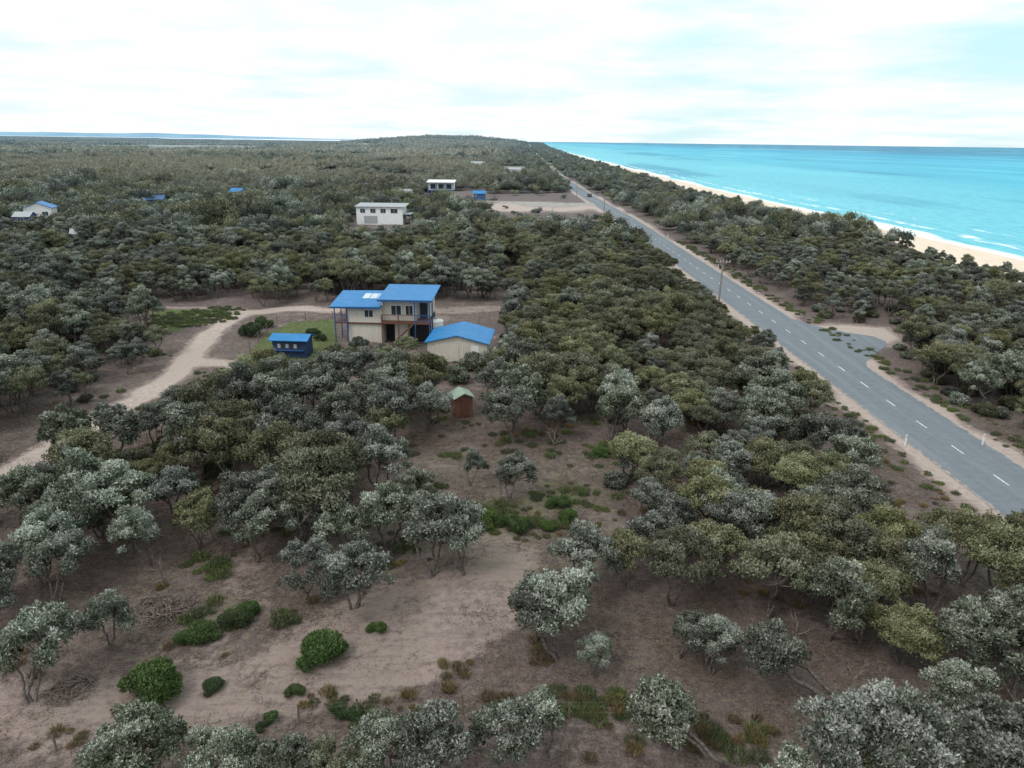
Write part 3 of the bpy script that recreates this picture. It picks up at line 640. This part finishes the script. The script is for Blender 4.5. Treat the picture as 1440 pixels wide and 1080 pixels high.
# ---------------------------------------------------------------- trees
def put(me,name,x,y,s=1.,rz=None,sz=None):
    rz=random.uniform(0,6.28) if rz is None else rz
    return addo(name,me,None,(x,y,float(th(x,y))-.03),rz,(s,s,sz or s*random.uniform(.95,1.15)))
man=[(150,903,'b',.62),(42,978,'b',.98),(-20,900,'b',.9),(360,787,'b',.85),(432,842,'b',.8),(497,858,'b',.95),(610,818,'b',1.15),(655,815,'b',.85),
 (785,932,'b',1.05),(755,905,'b',.85),(838,955,'b',.45),(1000,948,'b',.62),(955,925,'b',.55),(1020,935,'b',.5),(1177,984,'L',.9),(1036,1080,'L',.95),(724,1080,'b',.78),(772,1066,'b',.62),
 (595,1105,'b',.88),(545,1115,'b',.7),(235,1120,'b',.9),(165,1130,'b',.75),(320,1120,'b',.7),(400,1130,'b',.65),(470,1130,'t',.55),
 (1110,1160,'b',.85),(1190,1150,'b',1.),(1270,1125,'b',1.05),(1350,1135,'b',1.05),(1430,1150,'b',1.),(1230,1190,'t',.85),(1340,1045,'b',.75),
 (1165,895,'b',.9),(1325,945,'b',.9),(1435,990,'b',1.05),(1270,930,'t',.8),(1210,905,'t',.65),(1385,930,'b',.85),(1075,868,'t',1.0),(945,852,'t',.95),(1000,830,'t',.9),
 (822,835,'b',.9),(880,830,'t',.75),(1130,850,'t',1.),(1240,850,'t',1.),(1310,865,'b',.95),(1400,870,'t',1.),(1460,900,'t',1.1),(1500,960,'t',1.1),(1175,830,'t',1.),(1350,820,'t',1.),(1430,825,'t',.9),(1060,800,'b',1.),(920,800,'b',.85),
 (715,712,'b',.75),(660,690,'b',.5),(460,770,'b',1.),(500,790,'b',.85),(545,775,'b',.95),(590,735,'b',.65),
 (180,755,'b',1.1),(110,790,'b',1.),(60,820,'b',.9),(10,840,'b',.9),(215,790,'b',.8),(80,845,'b',.85),(140,755,'b',.9),(110,700,'b',.9),(95,660,'b',.8),
 (400,618,'b',1.25),(345,610,'b',1.2),(440,600,'b',1.2),(380,590,'b',1.1),(570,508,'t',.7),(520,560,'b',.95),(490,525,'b',.6),(545,525,'t',.6),(560,575,'b',1.05),(610,570,'b',.95),(530,590,'b',1.0),(690,570,'b',.95),(705,545,'t',.85),(470,560,'b',.95)]
for px,py,k,s in man:
    x,y=S(px,py); s*=1.12
    if k=='L': put(random.choice(LEAN),'leaning_banksia_tree',x,y,s,random.uniform(-.15,.15))
    elif k=='b': put(random.choice(BANK),'banksia_tree',x,y,s)
    else: put(random.choice(TEA),'tea_tree',x,y,s)
for px,py,s in [(705,710,1.),(505,855,.8),(1190,975,.9),(1225,960,.7),(90,800,.9),(230,820,.8),(560,690,.8),(960,760,.9),(1405,960,.9),(780,640,.8),(300,760,.8),(1120,905,.8)]:
    x,y=S(px,py); put(snag('dead_tree',int(px)),'dead_tree',x,y,s)
rc=np.random.default_rng(5)
def density(x,y):
    d=np.full(np.shape(x),.92)
    rx=roadx(y); off=x-rx
    sparse=(y>37.5)&(y<60)&(off<-5)
    left=sparse&(x<8); d=np.where(left,.38+.38*(vn(x,y,7,31)>.5),d); d=np.where(sparse&(x>=8),.88,d)
    d=np.where((y>=60)&(y<80)&(x<6),.8,d)
    d=np.where(y<=37.5,np.where((x>14)&(y>31),.3,0),d)
    lim=6.3+1.2*vn(x*0,y,7,12)+3.6*(1-sst(58,85,y))
    d=np.where((off>-lim)&(off<6.3+1.6*vn(x,y,6,13)),0,d)
    d=np.where(off>54,0,d)
    for i,P in enumerate(CLEAR): d=np.where(inpoly(x,y,P),.10 if i==6 else 0,d)
    d=np.where((np.abs(off)<6),0,d)
    for (c,r) in FOOT: d=np.where(np.hypot(x-c[0],y-c[1]-1)<r,0,d)
    for P,w,k in TRACKS:
        if k>.6: d=np.where(dline(x,y,P)<w+1.3,0,d)
    d=np.where(inpoly(x,y,BAY)|((x>40)&(x<54)&(y>76)&(y<99)&(off<15-(98-y)*.35)),0,d)
    return d
def scatter(y0,y1,x0,x1,sp,jit=.48):
    gx,gy=np.meshgrid(np.arange(x0,x1,sp),np.arange(y0,y1,sp)); gx=gx.ravel()+rc.uniform(-jit,jit,gx.size)*sp; gy=gy.ravel()+rc.uniform(-jit,jit,gy.size)*sp
    k=(np.abs(gx)<gy*.84+16)&(rc.random(gx.size)<density(gx,gy)); return gx[k],gy[k]
def species(x,y):
    off=x-roadx(y)
    p=.22+.5*(vn(x,y,26,41)>.52)
    p=np.where((x<8)&(y<75),.85,p); p=np.where((x<-15)&(y<110),.6,p); p=np.where((off<0)&(x>0)&(y>58)&(y<200),.16,p); p=np.where((off<0)&(x>8)&(y<=50),.4,p); p=np.where(off>0,.5,p)
    return p
gx,gy=scatter(30,170,-165,110,2.75)
sp=rc.random(len(gx))<species(gx,gy)
off=gx-roadx(gy)
s=rc.uniform(.66,1.30,len(gx))*(.76+.5*vn(gx,gy,14,51)); s=np.where(off>0,s*.85,s); s=np.where(off>40,s*.75,s); s=np.where((off>-13)&(off<0),s*.78,s)
dist=np.hypot(gx,gy); near=dist<72
for x,y,b_,q in zip(gx[near],gy[near],sp[near],s[near]):
    put(random.choice(BANK if b_ else TEA),'banksia_tree' if b_ else 'tea_tree',float(x),float(y),float(q))
Z=th(gx,gy)
for nm,me_,k in (('banksia_scrub',BANK,(~near)&sp),('tea_tree_scrub',TEA,(~near)&~sp)):
    n=k.sum(); P=np.stack([gx[k],gy[k],Z[k]],1); S3=np.stack([s[k],s[k],s[k]*rc.uniform(.85,1.15,n)],1); instancer(nm,me_,P,rc.uniform(0,6.28,n),S3)
ux,uy=scatter(42,105,-85,90,3.3); k=(ux-roadx(uy)>0)|(rc.random(len(ux))<.45); ux=ux[k];uy=uy[k]; n=len(ux); q=rc.uniform(.5,1.1,n)
instancer('understorey_shrubs',SHT,np.stack([ux,uy,th(ux,uy)],1),rc.uniform(0,6.28,n),np.stack([q,q,q],1))
a,b_=scatter(170,1000,-860,130,5.3); n=len(a); q=rc.uniform(.65,1.3,n)*(.75+.55*vn(a,b_,40,55)); q=np.where((rc.random(n)<.07)&(a<roadx(b_)),q*1.5,q); q=np.where(a>roadx(b_),q*.88,q); q=np.where(a-roadx(b_)>40,q*.8,q)
q=np.where(inpoly(a,b_,CLEAR[6]),q*.45,q)
ok=~((a<-60)&(b_>330)&(vn(a,b_,70,56)*.6+vn(a,b_,25,57)*.4>.66)); a=a[ok];b_=b_[ok];q=q[ok];n=len(a)
instancer('distant_scrub',FAR,np.stack([a,b_,th(a,b_)-.2],1),rc.uniform(0,6.28,n),np.stack([q,q,q*rc.uniform(.8,1.15,n)],1))
pa=[]
for yy in np.arange(985,6000,54):
    for xx in np.arange(-yy*.82-60,roadx(yy)+75,58):
        pa.append((xx+rc.uniform(-14,14),yy+rc.uniform(-14,14)))
pa=np.array(pa); off=pa[:,0]-roadx(pa[:,1]); k=(off<34); keep=vn(pa[:,0],pa[:,1],330,61)*.6+vn(pa[:,0],pa[:,1],110,62)*.4
k&=(keep<.50)|(off>-260); k&=np.abs(off)>36; pa=pa[k]; n=len(pa)
zf=th(pa[:,0],pa[:,1]); q=rc.uniform(.85,1.15,n)
instancer('distant_woodland',PATCH,np.stack([pa[:,0],pa[:,1],zf],1),rc.uniform(0,6.28,n),np.stack([q,q,q*rc.uniform(.7,1.4,n)],1))
yy=np.arange(1000,4200,12.); xr=roadx(yy); A=np.concatenate([xr+off_ for off_ in (-9,-15,-22,-29,10,16,23,30,38,46)])+rc.normal(0,1.5,len(yy)*10); B=np.tile(yy,10)+rc.normal(0,3,len(yy)*10); n=len(A); q=rc.uniform(1.2,1.9,n)
instancer('roadside_scrub',FAR,np.stack([A,B,th(A,B)],1),rc.uniform(0,6.28,n),np.stack([q,q,q*.8],1))

for px,py,s in [(210,975,1.35),(455,928,1.15),(285,890,.85),(330,875,.8),(345,862,.7),(300,965,.5),(415,975,.45),(530,893,.5),(690,745,.9),(730,755,.8),(785,720,.8),(800,740,.7),(770,750,.6),(355,475,1.6),(372,462,1.2),(262,895,.6),(380,1008,.35),(370,1020,.3),(715,748,.8),
   (650,740,.5),(500,1003,.4),(480,1000,.5),(845,645,.7),(1325,520,1.2),(1345,505,1.3),(440,470,.9),(450,480,.8),(505,492,.9),(470,500,.9),(540,500,.9),(470,545,1.),(590,540,1.3),(640,540,1.1),(690,535,1.2),(560,530,1.2),(350,530,1.1),(380,525,1.3),(415,530,1.2),(445,520,1.1),(500,510,1.2),(610,520,1.1),(665,520,1.2),(700,510,1.3)]:
    x,y=S(px,py)
    if py>490 and py<550: put(random.choice(SHT),'scrub_shrub',x,y,s*1.15)
    else: put(random.choice(SHR),'green_shrub',x,y,s)
for px,py,s in [(235,855,1.),(215,845,.8),(100,960,.8),(255,845,.7)]:
    x,y=S(px,py); put(brush('brush_pile',int(px)),'brush_pile',x,y,s)
def cluster(lst,n0,sp=1.):
    P=[]
    for px,py,r in lst:
        x,y=S(px,py)
        for i in range(int(n0*r*r)+2): a=rc.uniform(0,6.28); q=r*math.sqrt(rc.random()); P.append((x+math.cos(a)*q*1.5,y+math.sin(a)*q))
    return P
P=cluster([(740,915,.6),(635,940,.7),(1050,1035,1.),(960,1030,1.2),(640,965,.6),(880,1005,1.),(760,930,.6),(1200,1020,.8),(720,1000,.9),(450,985,.6),(80,1030,.8),(560,990,.8)],7)
ex,ey=rc.uniform(-38,45,900),rc.uniform(20,60,900); k=(vn(ex,ey,5,71)>.6)&(sandmask(ex,ey)<.45); P+=list(zip(ex[k],ey[k]))
P=np.array(P); n=len(P); q=rc.uniform(.4,1.0,n); instancer('dry_grass_tufts',TUFTD,np.stack([P[:,0],P[:,1],th(P[:,0],P[:,1])],1),rc.uniform(0,6.28,n),np.stack([q,q,q],1))
P=cluster([(700,735,1.9),(740,750,1.6),(790,705,1.8),(600,690,1.),(850,640,1.5),(310,860,1.2),(800,1000,1.2),(860,1005,1.),(460,990,.7),(500,995,.8),(650,645,1.),(280,800,1.2),(1050,1050,1.2),(420,870,.8),(270,450,4),(255,458,3),(300,442,3)],7)
ex,ey=rc.uniform(-55,32,1500),rc.uniform(22,80,1500); k=(vn(ex,ey,6,72)>.64)&(sandmask(ex,ey)<.45); P+=list(zip(ex[k],ey[k]))
for sgn in (-1,1):
    ey=rc.uniform(40,190,330); ex=roadx(ey)+sgn*rc.uniform(4.6,7.2,330); P+=list(zip(ex,ey))
P=np.array(P); n=len(P); q=rc.uniform(.4,1.2,n); instancer('green_grass_tufts',TUFTG,np.stack([P[:,0],P[:,1],th(P[:,0],P[:,1])],1),rc.uniform(0,6.28,n),np.stack([q,q,q],1))
ex,ey=rc.uniform(-45,45,4200),rc.uniform(19,64,4200); k=(np.abs(ex-37.2)>5.5)&(rc.random(4200)<1.05-sandmask(ex,ey)); ex=ex[k];ey=ey[k]; n=len(ex); q=rc.uniform(.6,1.3,n)
instancer('leaf_litter',LIT,np.stack([ex,ey,th(ex,ey)],1),rc.uniform(0,6.28,n),np.stack([q,q,q],1))

# ---------------------------------------------------------------- light
el=math.radians(52)
sl=bpy.data.lights.new('sun','SUN'); sl.energy=1.4; sl.angle=math.radians(16); sl.color=(1,.97,.93)
so_=bpy.data.objects.new('sun',sl); sc.collection.objects.link(so_); so_.rotation_euler=(math.pi/2-el,0,math.radians(-50))
w=bpy.data.worlds.new('World'); sc.world=w; w.use_nodes=True; t=w.node_tree; bg=t.nodes['Background']; bg.inputs['Strength'].default_value=.12
try: w.cycles.sampling_method='NONE'
except Exception: pass
sky=N(t,'ShaderNodeTexSky'); sky.sky_type='NISHITA'; sky.sun_disc=False; sky.sun_elevation=el; sky.sun_rotation=math.radians(230)
tc=N(t,'ShaderNodeTexCoord'); sx=N(t,'ShaderNodeSeparateXYZ'); t.links.new(tc.outputs['Generated'],sx.inputs[0])
zz=mth(t,'ADD',mth(t,'MAXIMUM',sx.outputs['Z'],0.),.10)
cb=N(t,'ShaderNodeCombineXYZ'); t.links.new(mth(t,'DIVIDE',sx.outputs['X'],zz),cb.inputs[0]); t.links.new(mth(t,'DIVIDE',sx.outputs['Y'],zz),cb.inputs[1])
n1=noise(t,cb.outputs[0],.85,6,.55)
n2=noise(t,cb.outputs[0],.35,3,.5)
n3=noise(t,cb.outputs[0],1.3,6,.6)
cyan=mixc(t,rng01(t,sx.outputs['Z'],0,.22),(6.2,8.3,8.6),(4.6,8.3,8.8))
skyc=mixc(t,.88,sky.outputs[0],cyan)
side=rng01(t,sx.outputs['X'],-.55,.55)
f=mth(t,'ADD',mth(t,'MULTIPLY',n1,.6),mth(t,'MULTIPLY',n2,.4)); f=mth(t,'SUBTRACT',f,mth(t,'MULTIPLY',side,.09))
cl=mixc(t,rng01(t,n3,.36,.56),(7.7,8.3,8.5),(8.9,9.0,9.0))
zen=rng01(t,sx.outputs['Z'],.35,.8)
cl=mixc(t,zen,cl,(12.2,12.3,12.4))  # out-of-view upper sky brightened to add light on the foreground
c=mixc(t,rng01(t,f,.26,.50),skyc,cl)
t.links.new(c,bg.inputs['Color'])
